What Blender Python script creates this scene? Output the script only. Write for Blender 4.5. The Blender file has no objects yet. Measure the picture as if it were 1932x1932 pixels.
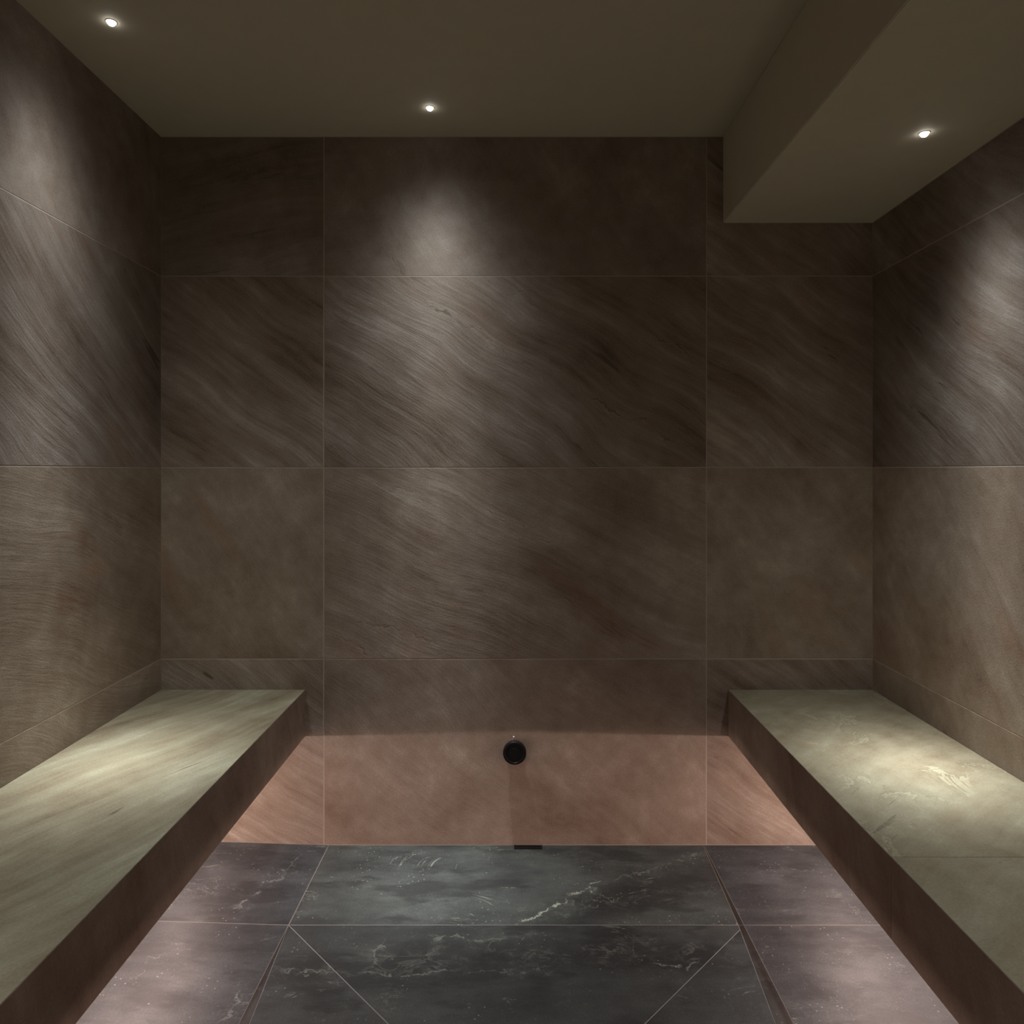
import bpy, bmesh, math, random
from mathutils import Vector, Matrix
random.seed(7)

# ---------------------------------------------------------------- camera, world, exposure
D = 2.20                  # camera to back wall (m)
S = 601.7                 # photo pixels per metre on the back wall (1200 x 600 tiles)
VX, VY = 974.0, 890.0     # vanishing point in the photo
H = 1.171                 # camera height above the floor
def bx_(px): return (px - VX) / S                 # back-wall x from a pixel
def bz_(py): return H + (VY - py) / S             # back-wall z from a pixel

scene = bpy.context.scene
C = scene.collection
cam_d = bpy.data.cameras.new('camera')
cam = bpy.data.objects.new('camera', cam_d); C.objects.link(cam)
cam.location = (0, 0, H); cam.rotation_euler = (math.pi/2, 0, 0)
cam_d.sensor_width = 36; cam_d.lens = 36 * S * D / 1932
cam_d.shift_x = -(VX - 966) / 1932; cam_d.shift_y = (VY - 966) / 1932
cam_d.clip_start = 0.01
scene.camera = cam

world = bpy.data.worlds.new('world'); scene.world = world
world.use_nodes = True
world.node_tree.nodes['Background'].inputs['Color'].default_value = (0.02, 0.018, 0.015, 1)
world.node_tree.nodes['Background'].inputs['Strength'].default_value = 0.2

vs = scene.view_settings
vs.view_transform = 'Standard'; vs.look = 'None'; vs.gamma = 1; vs.use_curve_mapping = False
vs.exposure = 0.0

LAMP_POWER = 152.0         # beam strength of every recessed downlight
LAMP_COLOUR = (0.97, 1.0, 1.0)
LED_POWER = 77.0
LED_COLOUR = (1.0, 0.74, 0.66)

# ---------------------------------------------------------------- room dimensions
XL, XR = bx_(304), bx_(1646)
YB, YF = D, -0.42
ZC = bz_(258)
ZS, XS = bz_(421), bx_(1364)                       # bulkhead underside, bulkhead side
ROWS = [0.0, bz_(1243), bz_(882), bz_(521), ZC]
BT, BB = bz_(1301), bz_(1389)                      # bench top / underside
BLX, BRX = bx_(576), bx_(1374)                     # bench fronts
G = 0.0014                                         # half joint
REC = 0.0004                                       # joint recess

# ---------------------------------------------------------------- material helpers
class NT:
    def __init__(s, tree): s.t = tree
    def n(s, typ, **kw):
        x = s.t.nodes.new(typ)
        for k, v in kw.items(): setattr(x, k, v)
        return x
    def link(s, a, b): s.t.links.new(a, b)
    def math(s, op, a, b=None, c=None, clamp=False):
        x = s.n('ShaderNodeMath', operation=op); x.use_clamp = clamp
        for i, v in enumerate((a, b, c)):
            if v is None: continue
            if isinstance(v, (int, float)): x.inputs[i].default_value = v
            else: s.link(v, x.inputs[i])
        return x.outputs[0]
    def noise(s, vec, scale, detail=4, rough=0.55, dist=0.0, dim='2D'):
        x = s.n('ShaderNodeTexNoise', noise_dimensions=dim)
        x.inputs['Scale'].default_value = scale; x.inputs['Detail'].default_value = detail
        x.inputs['Roughness'].default_value = rough; x.inputs['Distortion'].default_value = dist
        s.link(vec, x.inputs['Vector']); return x.outputs['Fac']
    def mapping(s, vec, rot=(0,0,0), scale=(1,1,1), loc=(0,0,0)):
        x = s.n('ShaderNodeMapping')
        x.inputs['Rotation'].default_value = rot; x.inputs['Scale'].default_value = scale
        x.inputs['Location'].default_value = loc
        s.link(vec, x.inputs['Vector']); return x.outputs[0]
    def smooth(s, v, a, b, lo=0.0, hi=1.0):
        x = s.n('ShaderNodeMapRange', interpolation_type='SMOOTHSTEP')
        x.inputs['From Min'].default_value = a; x.inputs['From Max'].default_value = b
        x.inputs['To Min'].default_value = lo; x.inputs['To Max'].default_value = hi
        s.link(v, x.inputs['Value']); return x.outputs[0]
    def mix(s, fac, a, b, mode='MIX'):
        x = s.n('ShaderNodeMix', data_type='RGBA', blend_type=mode)
        if isinstance(fac, (int, float)): x.inputs[0].default_value = fac
        else: s.link(fac, x.inputs[0])
        for i, v in ((6, a), (7, b)):
            if isinstance(v, tuple): x.inputs[i].default_value = (*v[:3], 1)
            else: s.link(v, x.inputs[i])
        return x.outputs[2]
    def ramp(s, v, stops):
        x = s.n('ShaderNodeValToRGB'); e = x.color_ramp.elements
        while len(e) < len(stops): e.new(0.5)
        for el, (p, c) in zip(e, stops): el.position = p; el.color = (*c, 1)
        s.link(v, x.inputs[0]); return x.outputs[0]

def new_mat(name):
    m = bpy.data.materials.new(name); m.use_nodes = True
    return m, NT(m.node_tree), m.node_tree.nodes['Principled BSDF']

def random_coord(nt, amount=37.0):
    """object coordinates in metres, shifted per tile so that no two tiles share a print"""
    tc = nt.n('ShaderNodeTexCoord'); oi = nt.n('ShaderNodeObjectInfo')
    r = nt.math('MULTIPLY', oi.outputs['Random'], amount)
    r2 = nt.math('MULTIPLY', oi.outputs['Random'], amount * 2.3)
    cb = nt.n('ShaderNodeCombineXYZ'); nt.link(r, cb.inputs[0]); nt.link(r2, cb.inputs[1]); nt.link(r, cb.inputs[2])
    ad = nt.n('ShaderNodeVectorMath', operation='ADD')
    nt.link(tc.outputs['Object'], ad.inputs[0]); nt.link(cb.outputs[0], ad.inputs[1])
    return ad.outputs[0], tc.outputs['Object']

def quartzite(name, angle=-35, streak=1.0, bright=1.0, warm=0.0, olive=0.0, rust=0.3, cracks=0.5, blotches=(), lines=(), fissure=0.0, relief=0.42):
    """brown-grey quartzite porcelain: fine streaks along `angle`, clouds, grain and rust blotches"""
    m, nt, bs = new_mat(name)
    co, raw = random_coord(nt)
    a = math.radians(angle)
    # gently bend the bedding so that streaks are not ruler straight
    wob = nt.n('ShaderNodeTexNoise', noise_dimensions='2D'); wob.inputs['Scale'].default_value = 2.2; wob.inputs['Detail'].default_value = 1
    nt.link(co, wob.inputs['Vector'])
    vm = nt.n('ShaderNodeVectorMath', operation='MULTIPLY_ADD')
    nt.link(wob.outputs['Color'], vm.inputs[0]); vm.inputs[1].default_value = (0.10, 0.10, 0.0); nt.link(co, vm.inputs[2])
    bent = vm.outputs[0]
    rt = nt.mapping(bent, rot=(0, 0, -a))
    fine = nt.noise(nt.mapping(rt, scale=(3.0, 34.0, 1.0)), 1.0, 5, 0.72)
    broad = nt.noise(nt.mapping(rt, scale=(1.1, 7.0, 1.0)), 1.0, 3, 0.6)
    cloud = nt.noise(bent, 3.2, 3, 0.6)
    mott = nt.noise(bent, 17.0, 4, 0.65)
    grain = nt.noise(co, 210.0, 1, 0.6)
    # combine
    f1 = nt.math('MULTIPLY', nt.math('SUBTRACT', fine, 0.5), 0.75 * streak)
    f2 = nt.math('MULTIPLY', nt.math('SUBTRACT', broad, 0.5), 0.95 * (0.35 + 0.65 * streak))
    f3 = nt.math('MULTIPLY', nt.math('SUBTRACT', cloud, 0.5), 0.75)
    f4 = nt.math('MULTIPLY', nt.math('SUBTRACT', mott, 0.5), 0.55 - 0.25 * streak)
    f5 = nt.math('MULTIPLY', nt.math('SUBTRACT', grain, 0.5), 0.28)
    tot = nt.math('MULTIPLY_ADD', nt.math('ADD', nt.math('ADD', nt.math('ADD', f1, f2), nt.math('ADD', f3, f4)), f5), 0.78, 0.49)
    b = bright * 1.15
    warm += 0.2
    w = (1.0 + 0.10*warm, 1.0 - 0.03*warm + 0.07*olive, 1.0 - 0.14*warm - 0.14*olive)
    def c(r, g, bl): return (r*b*w[0], g*b*w[1], bl*b*w[2])
    col = nt.ramp(tot, [(0.10, c(.098, .072, .054)), (0.34, c(.198, .156, .126)), (0.58, c(.270, .232, .200)), (0.88, c(.410, .378, .348))])
    # dark broken cracks following the bedding
    cr = nt.noise(nt.mapping(rt, scale=(2.4, 26.0, 1.0), loc=(5, 3, 1)), 1.0, 4, 0.7, 0.4)
    crm = nt.smooth(cr, 0.335, 0.29)
    crm = nt.math('MULTIPLY', crm, nt.smooth(nt.noise(co, 2.1, 1), 0.45, 0.62))
    crm = nt.math('MULTIPLY', crm, cracks)
    col = nt.mix(crm, col, c(.075, .055, .043))
    # rust
    rs = nt.smooth(nt.noise(nt.mapping(rt, scale=(2.0, 4.0, 1.0), loc=(9, 1, 4)), 1.0, 4, 0.62), 0.60, 0.76)
    rs = nt.math('MULTIPLY', rs, rust)
    col = nt.mix(rs, col, c(.26, .15, .10))
    sxy = None
    if blotches or lines:
        jt = nt.n('ShaderNodeTexNoise', noise_dimensions='2D'); jt.inputs['Scale'].default_value = 9; jt.inputs['Detail'].default_value = 3; jt.inputs['Roughness'].default_value = 0.65
        nt.link(raw, jt.inputs['Vector'])
        ma = nt.n('ShaderNodeVectorMath', operation='MULTIPLY_ADD'); ma.inputs[1].default_value = (0.09, 0.09, 0)
        nt.link(jt.outputs['Color'], ma.inputs[0])
        sb = nt.n('ShaderNodeVectorMath', operation='SUBTRACT'); sb.inputs[1].default_value = (0.045, 0.045, 0); nt.link(raw, sb.inputs[0])
        nt.link(sb.outputs[0], ma.inputs[2]); sxy = ma.outputs[0]
    for (bu, bv, ru, rv, ang, st) in blotches:          # rusty mineral stains at their place on the tile
        mp = nt.n('ShaderNodeMapping', vector_type='TEXTURE')
        mp.inputs['Location'].default_value = (bu, bv, 0); mp.inputs['Rotation'].default_value = (0, 0, math.radians(ang)); mp.inputs['Scale'].default_value = (ru, rv, 1)
        nt.link(sxy, mp.inputs['Vector'])
        fl = nt.n('ShaderNodeVectorMath', operation='MULTIPLY'); fl.inputs[1].default_value = (1, 1, 0); nt.link(mp.outputs[0], fl.inputs[0])
        ln = nt.n('ShaderNodeVectorMath', operation='LENGTH'); nt.link(fl.outputs[0], ln.inputs[0])
        k = nt.math('MULTIPLY', nt.smooth(ln.outputs['Value'], 1.0, 0.25), nt.math('MULTIPLY', nt.smooth(fine, 0.36, 0.60), st))
        col = nt.mix(k, col, c(.150, .082, .055))
    lrel = None
    for (u0, v0, u1, v1, wd, st) in lines:              # dark fissures with a pale lip
        L = math.hypot(u1-u0, v1-v0)
        mp = nt.n('ShaderNodeMapping', vector_type='TEXTURE')
        mp.inputs['Location'].default_value = (u0, v0, 0); mp.inputs['Rotation'].default_value = (0, 0, math.atan2(v1-v0, u1-u0))
        nt.link(sxy, mp.inputs['Vector'])
        sp = nt.n('ShaderNodeSeparateXYZ'); nt.link(mp.outputs[0], sp.inputs[0])
        ends = nt.math('MULTIPLY', nt.smooth(sp.outputs[0], 0.0, 0.08), nt.smooth(sp.outputs[0], L, L - 0.08))
        ends = nt.math('MULTIPLY', ends, nt.math('MULTIPLY', nt.smooth(mott, 0.42, 0.62), st*0.75))
        dk = nt.math('MULTIPLY', nt.smooth(nt.math('ABSOLUTE', sp.outputs[1]), wd, wd*0.15), ends)
        pl = nt.math('MULTIPLY', nt.smooth(nt.math('ABSOLUTE', nt.math('ADD', sp.outputs[1], wd*1.3)), wd, wd*0.15), nt.math('MULTIPLY', ends, 0.5))
        col = nt.mix(pl, col, c(.40, .36, .32)); col = nt.mix(dk, col, c(.075, .056, .044))
        lrel = dk if lrel is None else nt.math('MAXIMUM', lrel, dk)
    fis = None
    if fissure:
        fr = nt.noise(nt.mapping(co, rot=(0, 0, 0.4), loc=(2, 7, 0)), 4.2, 6, 0.66, 0.5)
        band = nt.smooth(nt.noise(co, 3.0, 4, 0.6), 0.46, 0.60)
        fis = nt.math('MULTIPLY', nt.smooth(nt.math('ABSOLUTE', nt.math('SUBTRACT', fr, 0.5)), 0.014, 0.003), band)
        lip = nt.math('MULTIPLY', nt.smooth(nt.math('ABSOLUTE', nt.math('SUBTRACT', fr, 0.525)), 0.020, 0.004), band)
        col = nt.mix(nt.math('MULTIPLY', lip, 0.55*fissure), col, c(.50, .47, .42))
        col = nt.mix(nt.math('MULTIPLY', fis, 0.55*fissure), col, c(.13, .11, .09))
    nt.link(col, bs.inputs['Base Color'])
    rg = nt.smooth(tot, 0.2, 0.9, 0.62, 0.46)
    nt.link(rg, bs.inputs['Roughness'])
    bs.inputs['Specular IOR Level'].default_value = 0.35
    hgt = nt.math('ADD', nt.math('MULTIPLY', fine, 0.6 * streak + 0.25), nt.math('MULTIPLY', grain, 0.12))
    if fissure: hgt = nt.math('ADD', hgt, nt.math('MULTIPLY', mott, 0.55))
    if lrel is not None: hgt = nt.math('SUBTRACT', hgt, nt.math('MULTIPLY', lrel, 0.22))
    if fis is not None: hgt = nt.math('SUBTRACT', hgt, nt.math('MULTIPLY', fis, 0.16))
    bp = nt.n('ShaderNodeBump'); bp.inputs['Strength'].default_value = relief; bp.inputs['Distance'].default_value = 0.004
    nt.link(hgt, bp.inputs['Height']); nt.link(bp.outputs[0], bs.inputs['Normal'])
    return m

def slate(name, veins=(), bright=1.0, tint=(1, 1, 1), zones=()):
    """charcoal slate porcelain with specks and pale broken veins (world-space polylines on the floor)"""
    m, nt, bs = new_mat(name)
    co, raw = random_coord(nt)
    geo = nt.n('ShaderNodeNewGeometry')
    P = geo.outputs['Position']
    cloud = nt.noise(co, 4.5, 4, 0.62)
    drift = nt.noise(nt.mapping(co, rot=(0, 0, 0.35), scale=(5, 16, 1)), 1.0, 5, 0.66)
    grain = nt.noise(co, 230.0, 1, 0.6)
    tot = nt.math('ADD', nt.math('ADD', nt.math('MULTIPLY', cloud, 0.6), nt.math('MULTIPLY', drift, 0.5)), nt.math('MULTIPLY', nt.math('SUBTRACT', grain, 0.5), 0.25))
    def c(r, g, bl): return (r*bright*tint[0], g*bright*tint[1], bl*bright*tint[2])
    col = nt.ramp(tot, [(0.28, c(.026, .026, .027)), (0.52, c(.058, .060, .060)), (0.70, c(.092, .094, .092)), (0.9, c(.15, .15, .145))])
    # hairline veins everywhere, thin and broken
    wv = nt.noise(nt.mapping(co, rot=(0, 0, 0.5), scale=(2.6, 6.5, 1), loc=(3, 8, 0)), 1.0, 6, 0.66, 0.8)
    rid = nt.math('ABSOLUTE', nt.math('SUBTRACT', wv, 0.5))
    hair = nt.math('MULTIPLY', nt.smooth(rid, 0.006, 0.001), nt.smooth(nt.noise(co, 6.0, 5, 0.6), 0.52, 0.66))
    vein = nt.math('MULTIPLY', hair, 0.55)
    fleck = nt.math('MULTIPLY', nt.smooth(nt.noise(co, 95.0, 4, 0.7), 0.60, 0.78), nt.smooth(nt.noise(co, 5.5, 5, 0.6), 0.40, 0.62))
    col = nt.mix(nt.math('MULTIPLY', fleck, 0.7), col, c(.22, .22, .21))
    dk = nt.smooth(nt.noise(nt.mapping(co, rot=(0, 0, 0.3), scale=(3.5, 9, 1), loc=(4, 1, 2)), 1.0, 4, 0.66), 0.50, 0.36)
    col = nt.mix(nt.math('MULTIPLY', dk, 0.6), col, c(.024, .024, .025))
    # specks
    vo = nt.n('ShaderNodeTexVoronoi', voronoi_dimensions='2D'); vo.inputs['Scale'].default_value = 42.0; nt.link(co, vo.inputs['Vector'])
    sp = nt.math('MULTIPLY', nt.smooth(vo.outputs['Distance'], 0.10, 0.04), nt.smooth(nt.noise(co, 11.0, 4, 0.6), 0.56, 0.66))
    vein = nt.math('MAXIMUM', vein, nt.math('MULTIPLY', sp, 0.7))
    # the named veins
    j1 = nt.n('ShaderNodeTexNoise', noise_dimensions='2D'); j1.inputs['Scale'].default_value = 13; j1.inputs['Detail'].default_value = 5; j1.inputs['Roughness'].default_value = 0.68
    nt.link(P, j1.inputs['Vector'])
    jit = nt.n('ShaderNodeVectorMath', operation='MULTIPLY_ADD')
    nt.link(j1.outputs['Color'], jit.inputs[0]); jit.inputs[1].default_value = (0.11, 0.11, 0)
    sub = nt.n('ShaderNodeVectorMath', operation='SUBTRACT'); nt.link(P, sub.inputs[0]); sub.inputs[1].default_value = (0.055, 0.055, 0)
    nt.link(sub.outputs[0], jit.inputs[2])
    brk = nt.noise(P, 30.0, 4, 0.6)
    for (x0, y0, x1, y1, wd, st) in veins:
        L = math.hypot(x1-x0, y1-y0); ang = math.atan2(y1-y0, x1-x0)
        mp = nt.n('ShaderNodeMapping', vector_type='TEXTURE')
        mp.inputs['Location'].default_value = (x0, y0, 0); mp.inputs['Rotation'].default_value = (0, 0, ang)
        nt.link(jit.outputs[0], mp.inputs['Vector'])
        sx = nt.n('ShaderNodeSeparateXYZ'); nt.link(mp.outputs[0], sx.inputs[0])
        across = nt.math('ABSOLUTE', sx.outputs[1])
        line = nt.smooth(across, wd, wd * 0.25)
        fringe = nt.math('MULTIPLY', nt.smooth(across, wd * 7, 0.0), nt.math('MULTIPLY', nt.smooth(brk, 0.56, 0.74), 0.40))
        ends = nt.math('MULTIPLY', nt.smooth(sx.outputs[0], 0.0, 0.03), nt.smooth(sx.outputs[0], L, L - 0.05))
        v = nt.math('MULTIPLY', nt.math('MULTIPLY', nt.math('MAXIMUM', nt.math('MULTIPLY', line, nt.smooth(brk, 0.36, 0.56)), fringe), ends), st)
        vein = nt.math('MAXIMUM', vein, v)
    for (x0, y0, x1, y1, wd, st, dark) in zones:      # bands of crumbled, mottled stone (and dark beds beside the veins)
        L = math.hypot(x1-x0, y1-y0)
        mp = nt.n('ShaderNodeMapping', vector_type='TEXTURE')
        mp.inputs['Location'].default_value = (x0, y0, 0); mp.inputs['Rotation'].default_value = (0, 0, math.atan2(y1-y0, x1-x0))
        nt.link(jit.outputs[0], mp.inputs['Vector'])
        sx = nt.n('ShaderNodeSeparateXYZ'); nt.link(mp.outputs[0], sx.inputs[0])
        zone = nt.math('MULTIPLY', nt.smooth(nt.math('ABSOLUTE', sx.outputs[1]), wd, wd*0.3),
                       nt.math('MULTIPLY', nt.smooth(sx.outputs[0], 0.0, 0.08), nt.smooth(sx.outputs[0], L, L - 0.08)))
        if dark: col = nt.mix(nt.math('MULTIPLY', zone, st), col, c(.022, .022, .024))
        else:
            rn = nt.noise(nt.mapping(P, scale=(1, 1.7, 1)), 15.0, 5, 0.68, 0.6)
            rr = nt.math('MULTIPLY', nt.smooth(nt.math('ABSOLUTE', nt.math('SUBTRACT', rn, 0.5)), 0.06, 0.004), nt.math('MULTIPLY', nt.math('MULTIPLY', zone, nt.smooth(nt.noise(P, 11.0, 5, 0.65), 0.38, 0.66)), st))
            vein = nt.math('MAXIMUM', vein, rr)
    col = nt.mix(vein, col, c(.42, .42, .36))
    nt.link(col, bs.inputs['Base Color'])
    nt.link(nt.smooth(tot, 0.3, 0.8, 0.50, 0.38), bs.inputs['Roughness'])
    bs.inputs['Specular IOR Level'].default_value = 0.4
    bp = nt.n('ShaderNodeBump'); bp.inputs['Strength'].default_value = 0.35; bp.inputs['Distance'].default_value = 0.003
    nt.link(nt.math('ADD', drift, nt.math('MULTIPLY', grain, 0.15)), bp.inputs['Height'])
    nt.link(bp.outputs[0], bs.inputs['Normal'])
    return m

def plain(name, col, rough=0.6, metal=0.0, var=0.06, scale=18.0, bump=0.0):
    m, nt, bs = new_mat(name)
    tc = nt.n('ShaderNodeTexCoord')
    f = nt.noise(tc.outputs['Object'], scale, 2, 0.6, dim='3D')
    lo = tuple(v * (1 - var) for v in col); hi = tuple(min(1, v * (1 + var)) for v in col)
    nt.link(nt.ramp(f, [(0.3, lo), (0.7, hi)]), bs.inputs['Base Color'])
    bs.inputs['Roughness'].default_value = rough; bs.inputs['Metallic'].default_value = metal
    if max(col) < 0.02: bs.inputs['Specular IOR Level'].default_value = 0.2
    if bump:
        bp = nt.n('ShaderNodeBump'); bp.inputs['Strength'].default_value = bump; bp.inputs['Distance'].default_value = 0.001
        nt.link(nt.noise(tc.outputs['Object'], 260, 3), bp.inputs['Height']); nt.link(bp.outputs[0], bs.inputs['Normal'])
    return m

def emitter(name, col, strength):
    m, nt, bs = new_mat(name)
    bs.inputs['Base Color'].default_value = (.8, .8, .8, 1)
    bs.inputs['Emission Color'].default_value = (*col, 1)
    bs.inputs['Emission Strength'].default_value = strength
    return m

M = {}
M['streaky'] = quartzite('quartzite_streaked', -36, 1.1, 1.08, warm=0.2, rust=0.25, cracks=0.7)
M['streaky_centre'] = quartzite('quartzite_streaked_fissured', -34, 1.1, 0.96, warm=0.15, rust=0.25, cracks=0.6,
    lines=[(-.34, .26, .02, .03, .0045, .8), (.0, .04, .12, -.03, .006, .9), (.16, -.03, .56, -.24, .005, .7), (-.05, .28, .18, .14, .004, .6), (.38, .16, .60, .02, .005, .7), (-.60, -.22, -.46, -.30, .005, .7), (-.16, -.22, -.04, -.29, .004, .6)])
M['streaky_side'] = quartzite('quartzite_streaked_grey', -36, 1.1, 0.86, rust=0.25, cracks=0.7)
M['mild_rusty'] = quartzite('quartzite_soft_rusty', -24, 0.6, 1.04, warm=0.35, olive=0.0, rust=0.3, cracks=0.35,
    blotches=[(.12, 0.0, .16, .06, -25, .6), (.24, -.15, .20, .08, -40, .55), (.36, -.23, .16, .08, -15, .5)],
    lines=[(-.18, .20, .22, .02, .003, .6), (.0, -.05, .22, -.16, .003, .5), (-.56, -.16, -.2, -.26, .006, .5), (-.58, -.22, -.42, -.29, .005, .6), (-.42, .26, -.28, .20, .004, .5)])
M['mild_left'] = quartzite('quartzite_soft_stained', -22, 0.55, 0.98, warm=0.4, olive=0.2, rust=0.5, cracks=0.3,
    blotches=[(.17, -.02, .12, .06, -20, .8), (.22, .1, .08, .05, 10, .5)])
M['mild'] = quartzite('quartzite_soft', -22, 0.6, 1.12, warm=0.35, olive=0.12, rust=0.6, cracks=0.35)
M['cloudy'] = quartzite('quartzite_clouded', -55, 0.22, 1.0, rust=0.25, cracks=0.3)
M['plain'] = quartzite('quartzite_clouded_brown', -50, 0.25, 1.12, warm=0.35, olive=0.15, rust=0.35, cracks=0.15)
M['level'] = quartzite('quartzite_level', 8, 0.65, 0.9, rust=0.3, cracks=0.3)
M['lower'] = quartzite('quartzite_clouded_lower', -40, 0.25, 1.02, warm=0.4, rust=0.2, cracks=0.15)
M['seat_streaky'] = quartzite('quartzite_pale_streaked', 62, 0.9, 0.83, olive=0.95, rust=0.1, cracks=0.8, relief=0.5)
M['seat_cloudy'] = quartzite('quartzite_pale_clouded', 40, 0.35, 0.83, olive=0.95, rust=0.15, cracks=0.5, fissure=0.5, relief=0.5)
M['fascia'] = quartzite('quartzite_fascia', -70, 0.4, 0.74, warm=0.6, rust=0.3, cracks=0.1)
M['grout'] = plain('wall_grout', (.44, .375, .32), 0.85)
M['floor_grout'] = plain('floor_grout', (.18, .175, .17), 0.85)
M['paint'] = plain('ceiling_paint', (.62, .565, .44), 0.75, var=0.02)
M['core'] = plain('bench_core', (.16, .14, .12), 0.9)
M['black'] = plain('matt_black_metal', (.008, .008, .009), 0.42, var=0.15)
M['void'] = plain('drain_void', (.004, .004, .004), 0.8)
M['steel'] = plain('brushed_steel', (.62, .56, .54), 0.3, 1.0)
M['sealant'] = plain('sealant', (.10, .085, .07), 0.5, var=0.3, scale=60)
M['white'] = plain('white_enamel', (.60, .55, .46), 0.5)
M['lens'] = emitter('lamp_lens', (1.0, 0.97, 0.92), 14.0)
M['led'] = emitter('led_diffuser', LED_COLOUR, LED_POWER)
M['channel'] = plain('anodised_channel', (.5, .5, .5), 0.4, 0.9)

# ---------------------------------------------------------------- geometry helpers
def obj(name, bm, mat, parent=None, matrix=None):
    bmesh.ops.recalc_face_normals(bm, faces=bm.faces)
    me = bpy.data.meshes.new(name); bm.to_mesh(me); bm.free()
    me.materials.append(mat)
    o = bpy.data.objects.new(name, me); C.objects.link(o)
    if matrix is not None: o.matrix_world = matrix
    if parent is not None:
        o.parent = parent
        o.matrix_parent_inverse = parent_world(parent).inverted()
    return o
def parent_world(p):
    return p.matrix_basis if p.parent is None else parent_world(p.parent) @ p.matrix_parent_inverse @ p.matrix_basis
def tag(o, label=None, cat=None, group=None, kind=None):
    if label: o['label'] = label
    if cat: o['category'] = cat
    if group: o['group'] = group
    if kind: o['kind'] = kind
    return o
def thing(name, loc, label, cat, group=None):
    o = bpy.data.objects.new(name, None); C.objects.link(o); o.location = loc
    o.empty_display_size = 0.05
    return tag(o, label, cat, group)
def box(bm, x0, x1, y0, y1, z0, z1, bevel=0.0):
    r = bmesh.ops.create_cube(bm, size=1.0)
    for v in r['verts']:
        v.co = Vector(((x0+x1)/2 + v.co.x*(x1-x0), (y0+y1)/2 + v.co.y*(y1-y0), (z0+z1)/2 + v.co.z*(z1-z0)))
    if bevel:
        es = list({e for v in r['verts'] for e in v.link_edges})
        bmesh.ops.bevel(bm, geom=es, offset=bevel, segments=2, affect='EDGES')
    return bm
def slab(name, x0, x1, y0, y1, z0, z1, mat, parent=None, bevel=0.0):
    """box object whose origin is at its centre"""
    c = Vector(((x0+x1)/2, (y0+y1)/2, (z0+z1)/2))
    bm = box(bmesh.new(), x0-c.x, x1-c.x, y0-c.y, y1-c.y, z0-c.z, z1-c.z, bevel)
    return obj(name, bm, mat, parent, Matrix.Translation(c))
def tile_mesh(poly, thick=0.009, ch=0.0008, zs=None):
    """prism over a polygon (local XY), face at local z = 0 (or zs per corner), chamfered rim"""
    bm = bmesh.new(); n = len(poly)
    cx = sum(p[0] for p in poly)/n; cy = sum(p[1] for p in poly)/n
    def inset(p):
        d = math.hypot(p[0]-cx, p[1]-cy); k = max(0.0, (d - ch*1.4)/d)
        return (cx + (p[0]-cx)*k, cy + (p[1]-cy)*k)
    zs = zs or [0.0]*n
    top = [bm.verts.new((*inset(p), z)) for p, z in zip(poly, zs)]
    rim = [bm.verts.new((p[0], p[1], z-ch)) for p, z in zip(poly, zs)]
    bot = [bm.verts.new((p[0], p[1], z-thick)) for p, z in zip(poly, zs)]
    bm.faces.new(top); bm.faces.new(bot[::-1])
    for i in range(n):
        j = (i+1) % n
        bm.faces.new((rim[i], rim[j], top[j], top[i])); bm.faces.new((bot[i], bot[j], rim[j], rim[i]))
    return bm
def rect_tile(u0, u1, v0, v1, frame, mat, parent, name='tile', g=G, tight=(False, False)):
    """tile with its centre as origin; frame(u, v) -> 4x4 world matrix there (local X, Y in the plane, Z out)"""
    if tight[0]: u0 -= g          # butt into the corner
    if tight[1]: u1 += g
    hu, hv = (u1-u0)/2 - g, (v1-v0)/2 - g
    bm = tile_mesh([(-hu, -hv), (hu, -hv), (hu, hv), (-hu, hv)])
    return obj(name, bm, mat, parent, frame((u0+u1)/2, (v0+v1)/2))
def basis(o, x, y, z):
    return Matrix(((x[0], y[0], z[0], o[0]), (x[1], y[1], z[1], o[1]), (x[2], y[2], z[2], o[2]), (0, 0, 0, 1)))
f_back = lambda u, v: basis((u, YB, v), (1,0,0), (0,0,1), (0,-1,0))
f_left = lambda u, v: basis((XL, u, v), (0,1,0), (0,0,1), (1,0,0))
f_right = lambda u, v: basis((XR, u, v), (0,-1,0), (0,0,1), (-1,0,0))
f_front = lambda u, v: basis((u, YF, v), (-1,0,0), (0,0,1), (0,1,0))
def ring(bm, prof, seg, m=Matrix(), cap_end=True, cap_start=True):
    """lathe: prof = [(radius, height)...] about local Z"""
    rows = []
    for r, h in prof:
        rows.append([bm.verts.new(m @ Vector((r*math.cos(2*math.pi*i/seg), r*math.sin(2*math.pi*i/seg), h))) for i in range(seg)])
    for a, b in zip(rows, rows[1:]):
        for i in range(seg):
            j = (i+1) % seg
            bm.faces.new((a[i], a[j], b[j], b[i]))
    if cap_start: bm.faces.new(rows[0][::-1])
    if cap_end: bm.faces.new(rows[-1])
    return bm

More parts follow.
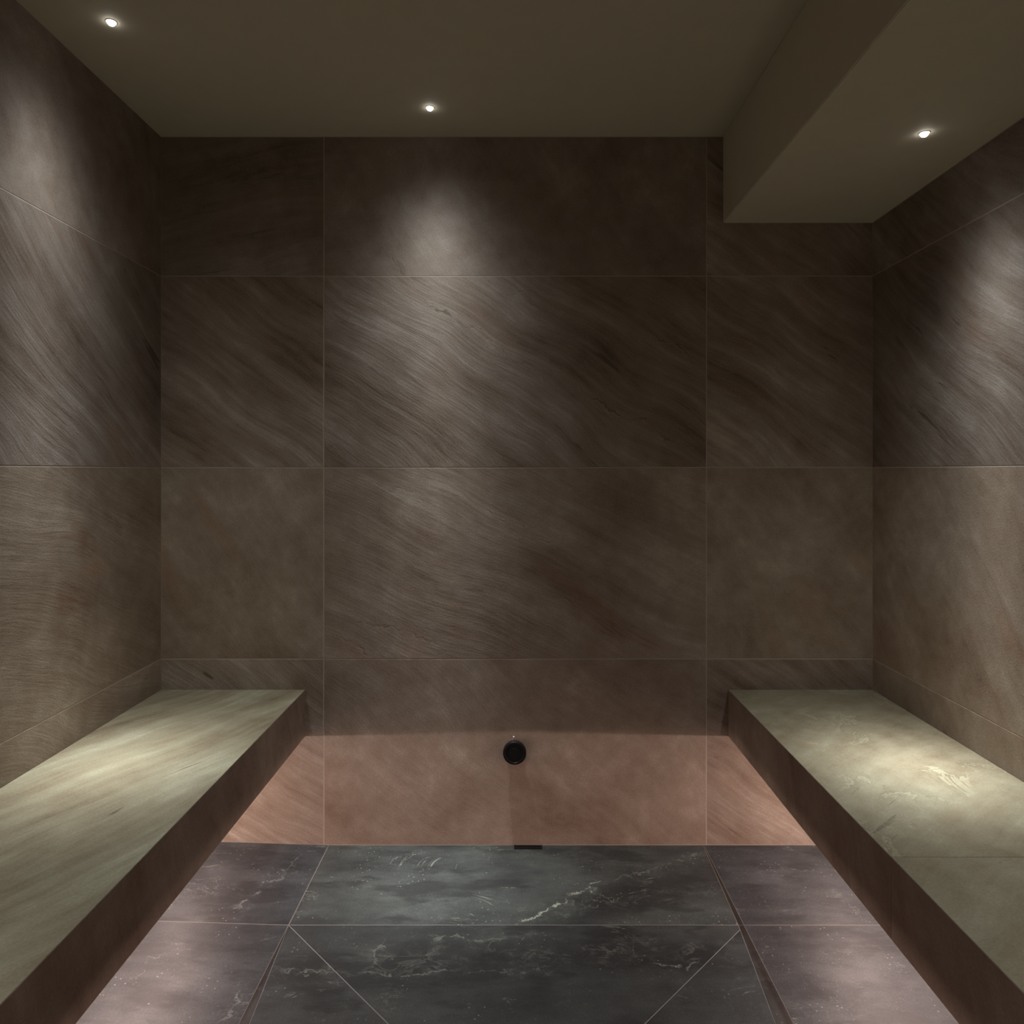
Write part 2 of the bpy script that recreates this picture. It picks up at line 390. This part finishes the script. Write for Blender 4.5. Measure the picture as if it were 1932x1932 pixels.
# ---------------------------------------------------------------- the room shell
T = 0.10
wall_back = slab('wall_back', XL-T, XR+T, YB+REC, YB+T, -0.1, ZC+T, M['grout'])
wall_left = slab('wall_left', XL-T, XL-REC, YF-T, YB+REC, -0.1, ZC+T, M['grout'])
wall_right = slab('wall_right', XR+REC, XR+T, YF-T, YB+REC, -0.1, ZC+T, M['grout'])
wall_front = slab('wall_front', XL-T, XR+T, YF-T, YF-REC, -0.1, ZC+T, M['grout'])
ceiling = slab('ceiling', XL-REC, XR+REC, YF, YB+REC, ZC, ZC+T, M['paint'])
for o, l in ((wall_back, 'brown quartzite tiled back wall with pale joints'), (wall_left, 'brown quartzite tiled wall behind the bench without bulkhead above'),
             (wall_right, 'brown quartzite tiled wall below the ceiling bulkhead'), (wall_front, 'brown tiled wall behind the viewer'),
             (ceiling, 'plain beige painted ceiling with boxed bulkhead')):
    tag(o, l, kind='structure')
bulkhead = slab('bulkhead', XS, XR, YF, YB, ZS, ZC, M['paint'], ceiling, bevel=0.002)
tag(bulkhead, 'boxed-in bulkhead stepping down from the ceiling')

# wall tiles
cols = [XL, bx_(611), bx_(1333), XR]
kinds = [['streaky', 'lower', 'streaky'], ['plain', 'mild_rusty', 'plain'], ['streaky', 'streaky_centre', 'streaky'], ['level', 'cloudy', 'streaky']]
for r in range(4):
    for c in range(3):
        u0, u1, v0, v1 = cols[c], cols[c+1], ROWS[r], ROWS[r+1]
        rect_tile(u0, u1, v0, v1, f_back, M[kinds[r][c]], wall_back, tight=(c == 0, c == 2))
side_kinds = ['mild', 'mild', 'streaky_side', 'cloudy']
for f, wall, top in ((f_left, wall_left, ZC), (f_right, wall_right, ZS)):
    for r in range(4):
        for (y0, y1) in ((1.0, YB), (-0.2, 1.0), (YF, -0.2)):
            k = side_kinds[r]
            if wall is wall_left and r == 1 and y1 == YB: k = 'mild_left'
            if wall is wall_right: k = ['plain', 'plain', 'streaky_side', 'streaky_side'][r]
            rect_tile(y0, y1, ROWS[r], min(ROWS[r+1], top), f, M[k], wall, tight=(y0 == YF, y1 == YB))
for r in range(4):
    for c in range(3):
        rect_tile(cols[c], cols[c+1] if not (r == 3 and c == 2) else XS, ROWS[r], ROWS[r+1], f_front, M['mild'], wall_front)

# ---------------------------------------------------------------- floor: sloped charcoal tiles with mitred cuts to a centre fall
def fp(px, py):           # photo pixel on the floor -> x, y
    k = (py - VY) / (H * S)
    return ((px - VX) / S / k, D / k)
def vein(a, b, wd, st): return (*fp(*a), *fp(*b), wd, st)
veins_centre = [vein((965, 1748), (1075, 1692), .0070, 1.0), vein((1075, 1692), (1150, 1660), .0055, 0.8), vein((1150, 1662), (1340, 1606), .0035, 0.35),
                vein((1080, 1712), (1260, 1674), .0025, 0.25)]
veins_field = [vein((820, 1768), (960, 1770), .0055, 0.5), vein((660, 1828), (880, 1838), .0050, 0.45), vein((880, 1838), (1060, 1822), .0035, 0.3),
               vein((718, 1760), (716, 1840), .0045, 0.5), vein((1190, 1808), (1335, 1822), .0050, 0.6), vein((1030, 1790), (1200, 1790), .003, 0.3),
               vein((520, 1832), (640, 1828), .0045, 0.4)]
veins_side = [vein((440, 1728), (530, 1650), .0055, 0.5), vein((525, 1655), (580, 1602), .004, 0.35), vein((420, 1932), (470, 1850), .004, 0.5),
              vein((230, 1860), (330, 1790), .004, 0.25), vein((1430, 1640), (1520, 1660), .003, 0.25), vein((1560, 1670), (1640, 1750), .003, 0.25)]
def zone(a, b, wd, st, dark): return (*fp(*a), *fp(*b), wd, st, dark)
M['slate_centre'] = slate('slate_charcoal', veins_centre, 0.95, (0.94, 1.03, 1.0),
    [zone((1060, 1730), (1400, 1640), .085, .65, True), zone((1000, 1735), (1160, 1690), .040, .30, False), zone((1100, 1712), (1400, 1670), .05, .10, False)])
M['slate_field'] = slate('slate_charcoal_veined', veins_field, 0.58, (0.95, 1.02, 1.02),
    [zone((700, 1805), (1400, 1800), .075, .5, True), zone((470, 1825), (900, 1812), .060, .20, False), zone((780, 1790), (1400, 1795), .075, .22, False)])
M['slate_side'] = slate('slate_grey', veins_side, 0.92, (0.88, 0.99, 1.12))
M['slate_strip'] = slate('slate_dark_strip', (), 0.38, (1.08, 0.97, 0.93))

JX, JY, AY = 0.588, 1.812, 1.222          # side joint, cross joint, low point of the fall
floor = slab('floor', XL-T, XR+T, YF-T, YB+T, -0.12, -0.024, M['floor_grout'])
tag(floor, 'charcoal slate floor with pale joints falling to the middle', kind='structure')
def fz(x, y):
    if x < -JX: return (-JX - x) * 0.032
    return 0.0
def floor_tile(poly, mat, zf=fz, g=0.0012):
    n = len(poly); cx = sum(p[0] for p in poly)/n; cy = sum(p[1] for p in poly)/n
    # inset every edge by half a joint
    out = []
    area = sum(poly[i][0]*poly[(i+1) % n][1] - poly[(i+1) % n][0]*poly[i][1] for i in range(n))
    P_ = poly if area > 0 else poly[::-1]
    for i in range(n):
        p0, p1, p2 = Vector(P_[i-1]), Vector(P_[i]), Vector(P_[(i+1) % n])
        d1, d2 = (p1-p0).normalized(), (p2-p1).normalized()
        n1, n2 = Vector((-d1.y, d1.x)), Vector((-d2.y, d2.x))
        b = (n1 + n2).normalized(); k = g / max(0.25, b.dot(n1))
        out.append(p1 + b*k)
    loc = [(p.x-cx, p.y-cy) for p in out]; zs = [zf(p.x, p.y) for p in out]
    return obj('tile', tile_mesh(loc, 0.009, 0.0003, zs), mat, floor, Matrix.Translation((cx, cy, 0)))
def field_z(x, y):          # the four mitred pieces dip to the low point
    d = max(abs(x)/JX, abs(y-AY)/(JY-AY)); return -0.012 * max(0.0, 1 - d)
YN = AY - (JY-AY)
for (x0, x1) in ((XL, -JX), (JX, XR)):
    for (y0, y1) in ((JY, YB), (YN, JY), (YF, YN)):
        floor_tile([(x0, y0), (x1, y0), (x1, y1), (x0, y1)], M['slate_side'])
floor_tile([(-JX, JY), (JX-0.014, JY), (JX-0.002, YB), (-JX, YB)], M['slate_centre'])
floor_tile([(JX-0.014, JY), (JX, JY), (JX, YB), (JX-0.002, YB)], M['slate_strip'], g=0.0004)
RA, RB = (0.5727, 1.7947), (0.4948, 0.7272)      # inner edge of the cut strip on the bulkhead side
LB = (-0.514, 0.708)
floor_tile([(-JX, JY), (JX-0.014, JY), RA, (0, AY)], M['slate_field'], field_z, 0.0008)
floor_tile([(-JX, JY), (0, AY), LB], M['slate_field'], field_z, 0.0008)
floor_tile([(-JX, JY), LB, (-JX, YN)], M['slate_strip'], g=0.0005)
floor_tile([RA, (0, AY), RB], M['slate_field'], field_z, 0.0008)
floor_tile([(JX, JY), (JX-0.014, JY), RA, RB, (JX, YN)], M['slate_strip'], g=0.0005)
floor_tile([(-JX, YN), (JX, YN), RB, (0, AY), LB], M['slate_field'], field_z, 0.0008)
floor_tile([(-JX, YF), (JX, YF), (JX, YN), (-JX, YN)], M['slate_centre'])
# grout bed just under the tile faces, following the falls
bed = bmesh.new()
def bedface(pts):          # closed prism, top at the given points
    n = len(pts)
    t = [bed.verts.new(p) for p in pts]; b = [bed.verts.new((p[0], p[1], -0.023)) for p in pts]
    bed.faces.new(t); bed.faces.new(b[::-1])
    for i in range(n): bed.faces.new((t[i], b[i], b[(i+1) % n], t[(i+1) % n]))
q = -0.0001
bedface([(XL, YF, fz(XL, 0)+q), (-JX, YF, q), (-JX, YB, q), (XL, YB, fz(XL, 0)+q)])
bedface([(JX, YF, q), (XR, YF, q), (XR, YB, q), (JX, YB, q)])
bedface([(-JX, JY, q), (JX, JY, q), (JX, YB, q), (-JX, YB, q)])
bedface([(-JX, YF, q), (JX, YF, q), (JX, YN, q), (-JX, YN, q)])
for a, b in (((-JX, JY), (JX, JY)), ((JX, JY), (JX, YN)), ((JX, YN), (-JX, YN)), ((-JX, YN), (-JX, JY))):
    bedface([(*a, q), (*b, q), (0, AY, -0.012+q)])
obj('grout_bed', bed, M['floor_grout'], floor)

# ---------------------------------------------------------------- floating tiled benches
def bench(side, label, joints_top, joints_front, seat_mats):
    if side < 0: xw, xf = XL, BLX
    else: xw, xf = XR, BRX
    lo, hi = min(xw, xf), max(xw, xf)
    root = thing('floating_bench', ((lo+hi)/2, (YF+YB)/2, BB), label, 'bench', 'floating stone benches')
    inset = 0.0095
    slab('core', lo + (inset if side > 0 else 0), hi - (inset if side < 0 else 0), YF, YB, BB, BT-inset, M['core'], root)
    ys = [YF] + joints_top + [YB]
    for i in range(len(ys)-1):
        y0, y1 = ys[i], ys[i+1]
        rect_tile(lo, hi, y0, y1, lambda u, v: basis((u, v, BT), (1,0,0), (0,1,0), (0,0,1)), M[seat_mats[i % len(seat_mats)]], root, 'seat_tile', g=0.0004)
    ys = [YF] + joints_front + [YB]
    for i in range(len(ys)-1):
        if side < 0: fr = lambda u, v: basis((xf, u, v), (0,1,0), (0,0,1), (1,0,0))
        else: fr = lambda u, v: basis((xf, u, v), (0,-1,0), (0,0,1), (-1,0,0))
        rect_tile(ys[i], ys[i+1], BB, BT-0.0006, fr, M['fascia'], root, 'fascia_tile', g=0.0003)
    # light strip under the bench: channel with a domed diffuser
    xs = xw - side * 0.13
    ch = slab('light_strip', xs-0.011, xs+0.011, YF+0.05, YB-0.012, BB-0.002, BB+0.004, M['channel'], root)
    tag(ch, 'slim light channel on the underside')
    bm = bmesh.new(); seg = 8; n = 12; rows = []
    L0, L1 = YF+0.052-(YF+YB)/2, YB-0.014-(YF+YB)/2
    for k in range(n+1):
        y = L0 + (L1-L0)*k/n
        rows.append([bm.verts.new((0.010*math.cos(math.pi*i/seg), y, -0.008*math.sin(math.pi*i/seg))) for i in range(seg+1)])
    for a, b in zip(rows, rows[1:]):
        for i in range(seg): bm.faces.new((a[i], a[i+1], b[i+1], b[i]))
        bm.faces.new((a[-1], a[0], b[0], b[-1]))
    bm.faces.new(rows[0]); bm.faces.new(rows[-1][::-1])
    d = obj('diffuser', bm, M['led'], ch, Matrix.Translation((xs, (YF+YB)/2, BB-0.002)))
    tag(d, 'glowing pinkish diffuser')
    return root
bench(-1, 'floating stone bench with diagonally streaked seat, opposite the bulkhead side', [0.72], [0.72], ['seat_cloudy', 'seat_streaky'])
JR = D * (BT - H) / ((VY - 1617) / S)
bench(1, 'floating stone bench with clouded seat and cross joint, below the ceiling bulkhead', [0.05, JR], [0.05, JR], ['seat_streaky', 'seat_cloudy', 'seat_cloudy'])

# ---------------------------------------------------------------- recessed downlights
def lamp_light(name, parent, loc):
    ld = bpy.data.lights.new(name, 'SPOT')
    ld.energy = LAMP_POWER; ld.color = LAMP_COLOUR; ld.shadow_soft_size = 0.008
    ld.spot_size = math.radians(175); ld.spot_blend = 0.3
    ld.use_nodes = True
    nt = NT(ld.node_tree); em = ld.node_tree.nodes['Emission']
    tc = nt.n('ShaderNodeTexCoord'); sp = nt.n('ShaderNodeSeparateXYZ'); nt.link(tc.outputs['Normal'], sp.inputs[0])
    th = nt.math('ARCCOSINE', nt.math('MINIMUM', nt.math('ABSOLUTE', sp.outputs[2]), 0.99999))
    # reflector beam: narrow core, long soft shoulder (photometric profile of the lamp)
    inten = nt.math('EXPONENT', nt.math('MULTIPLY', nt.math('POWER', th, 1.3), -7.3))
    dip = nt.math('EXPONENT', nt.math('MULTIPLY', nt.math('POWER', nt.math('ABSOLUTE', nt.math('DIVIDE', nt.math('SUBTRACT', th, 0.29), 0.10)), 2.0), -1.0))
    inten = nt.math('MULTIPLY', inten, nt.math('SUBTRACT', 1.0, nt.math('MULTIPLY', dip, 0.26)))
    core = nt.math('EXPONENT', nt.math('MULTIPLY', nt.math('POWER', nt.math('DIVIDE', th, 0.125), 2.0), -1.0))
    nt.link(nt.math('ADD', inten, nt.math('MULTIPLY', core, 0.95)), em.inputs['Strength'])
    o = bpy.data.objects.new(name, ld); C.objects.link(o); o.location = loc
    o.parent = parent; o.matrix_parent_inverse = parent_world(parent).inverted()
    return o
def downlight(x, y, zc, label):
    root = thing('recessed_downlight', (x, y, zc), label, 'downlight', 'recessed ceiling downlights')
    bm = ring(bmesh.new(), [(0.0100, 0.004), (0.0100, -0.0010), (0.0112, -0.0014), (0.0124, -0.0008), (0.0126, 0.004)], 32, cap_end=False, cap_start=False)
    obj('trim_ring', bm, M['white'], root, Matrix.Translation((x, y, zc)))
    bm = ring(bmesh.new(), [(0.0095, 0.003), (0.0095, -0.0012), (0.0085, -0.0045), (0.0062, -0.0072), (0.0032, -0.0087), (0.0006, -0.0092)], 32)
    tag(obj('lens', bm, M['lens'], root, Matrix.Translation((x, y, zc))), 'glowing white lens')
    lamp_light('beam', root, (x, y, zc - 0.020))
def cp(px, py, z):        # pixel on a horizontal plane at height z
    k = (VY - py) / ((z - H) * S)
    return ((px - VX) / S / k, D / k)
xl, yl = cp(210, 41, ZC); xm, ym = cp(811, 203, ZC); xr, yr = cp(1744, 251, ZS)
downlight(xl, yl, ZC, 'tiny round downlight in the ceiling above the streaked bench')
downlight(xm, ym, ZC, 'tiny round downlight in the ceiling nearest the back wall')
downlight(xr, yr, ZS, 'tiny round downlight set in the underside of the bulkhead')
YM = 0.60
downlight(xl, YM, ZC, 'near round downlight in the ceiling above the streaked bench')
downlight(xr, YM, ZS, 'near round downlight in the underside of the bulkhead')
downlight(xm, 0.22, ZC, 'round downlight in the ceiling above the entrance end')

# ---------------------------------------------------------------- steam outlet on the back wall
nx, nz = bx_(971), bz_(1415)
noz = thing('steam_outlet', (nx, YB, nz), 'round black steam outlet low on the back wall', 'steam outlet')
mw = basis((nx, YB, nz), (1,0,0), (0,0,1), (0,-1,0))
obj('wall_flange', ring(bmesh.new(), [(0.030, 0.0), (0.030, 0.004), (0.026, 0.006), (0.022, 0.018)], 48), M['black'], noz, mw)
obj('cap', ring(bmesh.new(), [(0.030, 0.010), (0.0352, 0.012), (0.0362, 0.015), (0.0362, 0.025), (0.0345, 0.028), (0.029, 0.0285), (0.0275, 0.0265), (0.017, 0.0265), (0.016, 0.0285), (0.0005, 0.029)], 48), M['black'], noz, mw)
m2 = basis((nx - 0.002, YB - 0.0095, nz + 0.0355), (1,0,0), (0,-1,0), (0,0,1))
sc = obj('set_screw', ring(bmesh.new(), [(0.0034, -0.010), (0.0036, 0.006), (0.0048, 0.0065), (0.0048, 0.0115), (0.0036, 0.0125)], 16), M['steel'], noz, m2)
tag(sc, 'small shiny screw on top')

# ---------------------------------------------------------------- slot drain at the foot of the back wall
dx0, dx1 = bx_(970)/1.006, bx_(1023)/1.006
dy0, dy1 = YB - 0.024, YB - 0.001
dr = thing('slot_drain', ((dx0+dx1)/2, (dy0+dy1)/2, 0), 'small black slot drain in the floor at the back wall', 'drain')
slab('tray', dx0, dx1, dy0, dy1, -0.004, 0.0006, M['void'], dr)
slab('frame_bar', dx0, dx1, dy0, dy0+0.002, -0.004, 0.0016, M['black'], dr, 0.0003)
slab('frame_bar', dx0, dx0+0.002, dy0+0.002, dy1, -0.004, 0.0016, M['black'], dr, 0.0003)
slab('frame_bar', dx1-0.002, dx1, dy0+0.002, dy1, -0.004, 0.0016, M['black'], dr, 0.0003)
for k in range(2):
    y = dy0 + 0.008 + 0.007*k
    slab('grate_bar', dx0+0.002, dx1-0.002, y, y+0.0025, 0.0, 0.0014, M['black'], dr)

# small screw cap on the bulkhead underside, sealant bead where the bulkhead meets the back wall
sx, sy = cp(1463, 343, ZS)
obj('screw_cap', ring(bmesh.new(), [(0.0035, 0.002), (0.0035, -0.0008), (0.002, -0.0014)], 16), M['white'], bulkhead, Matrix.Translation((sx, sy, ZS)))
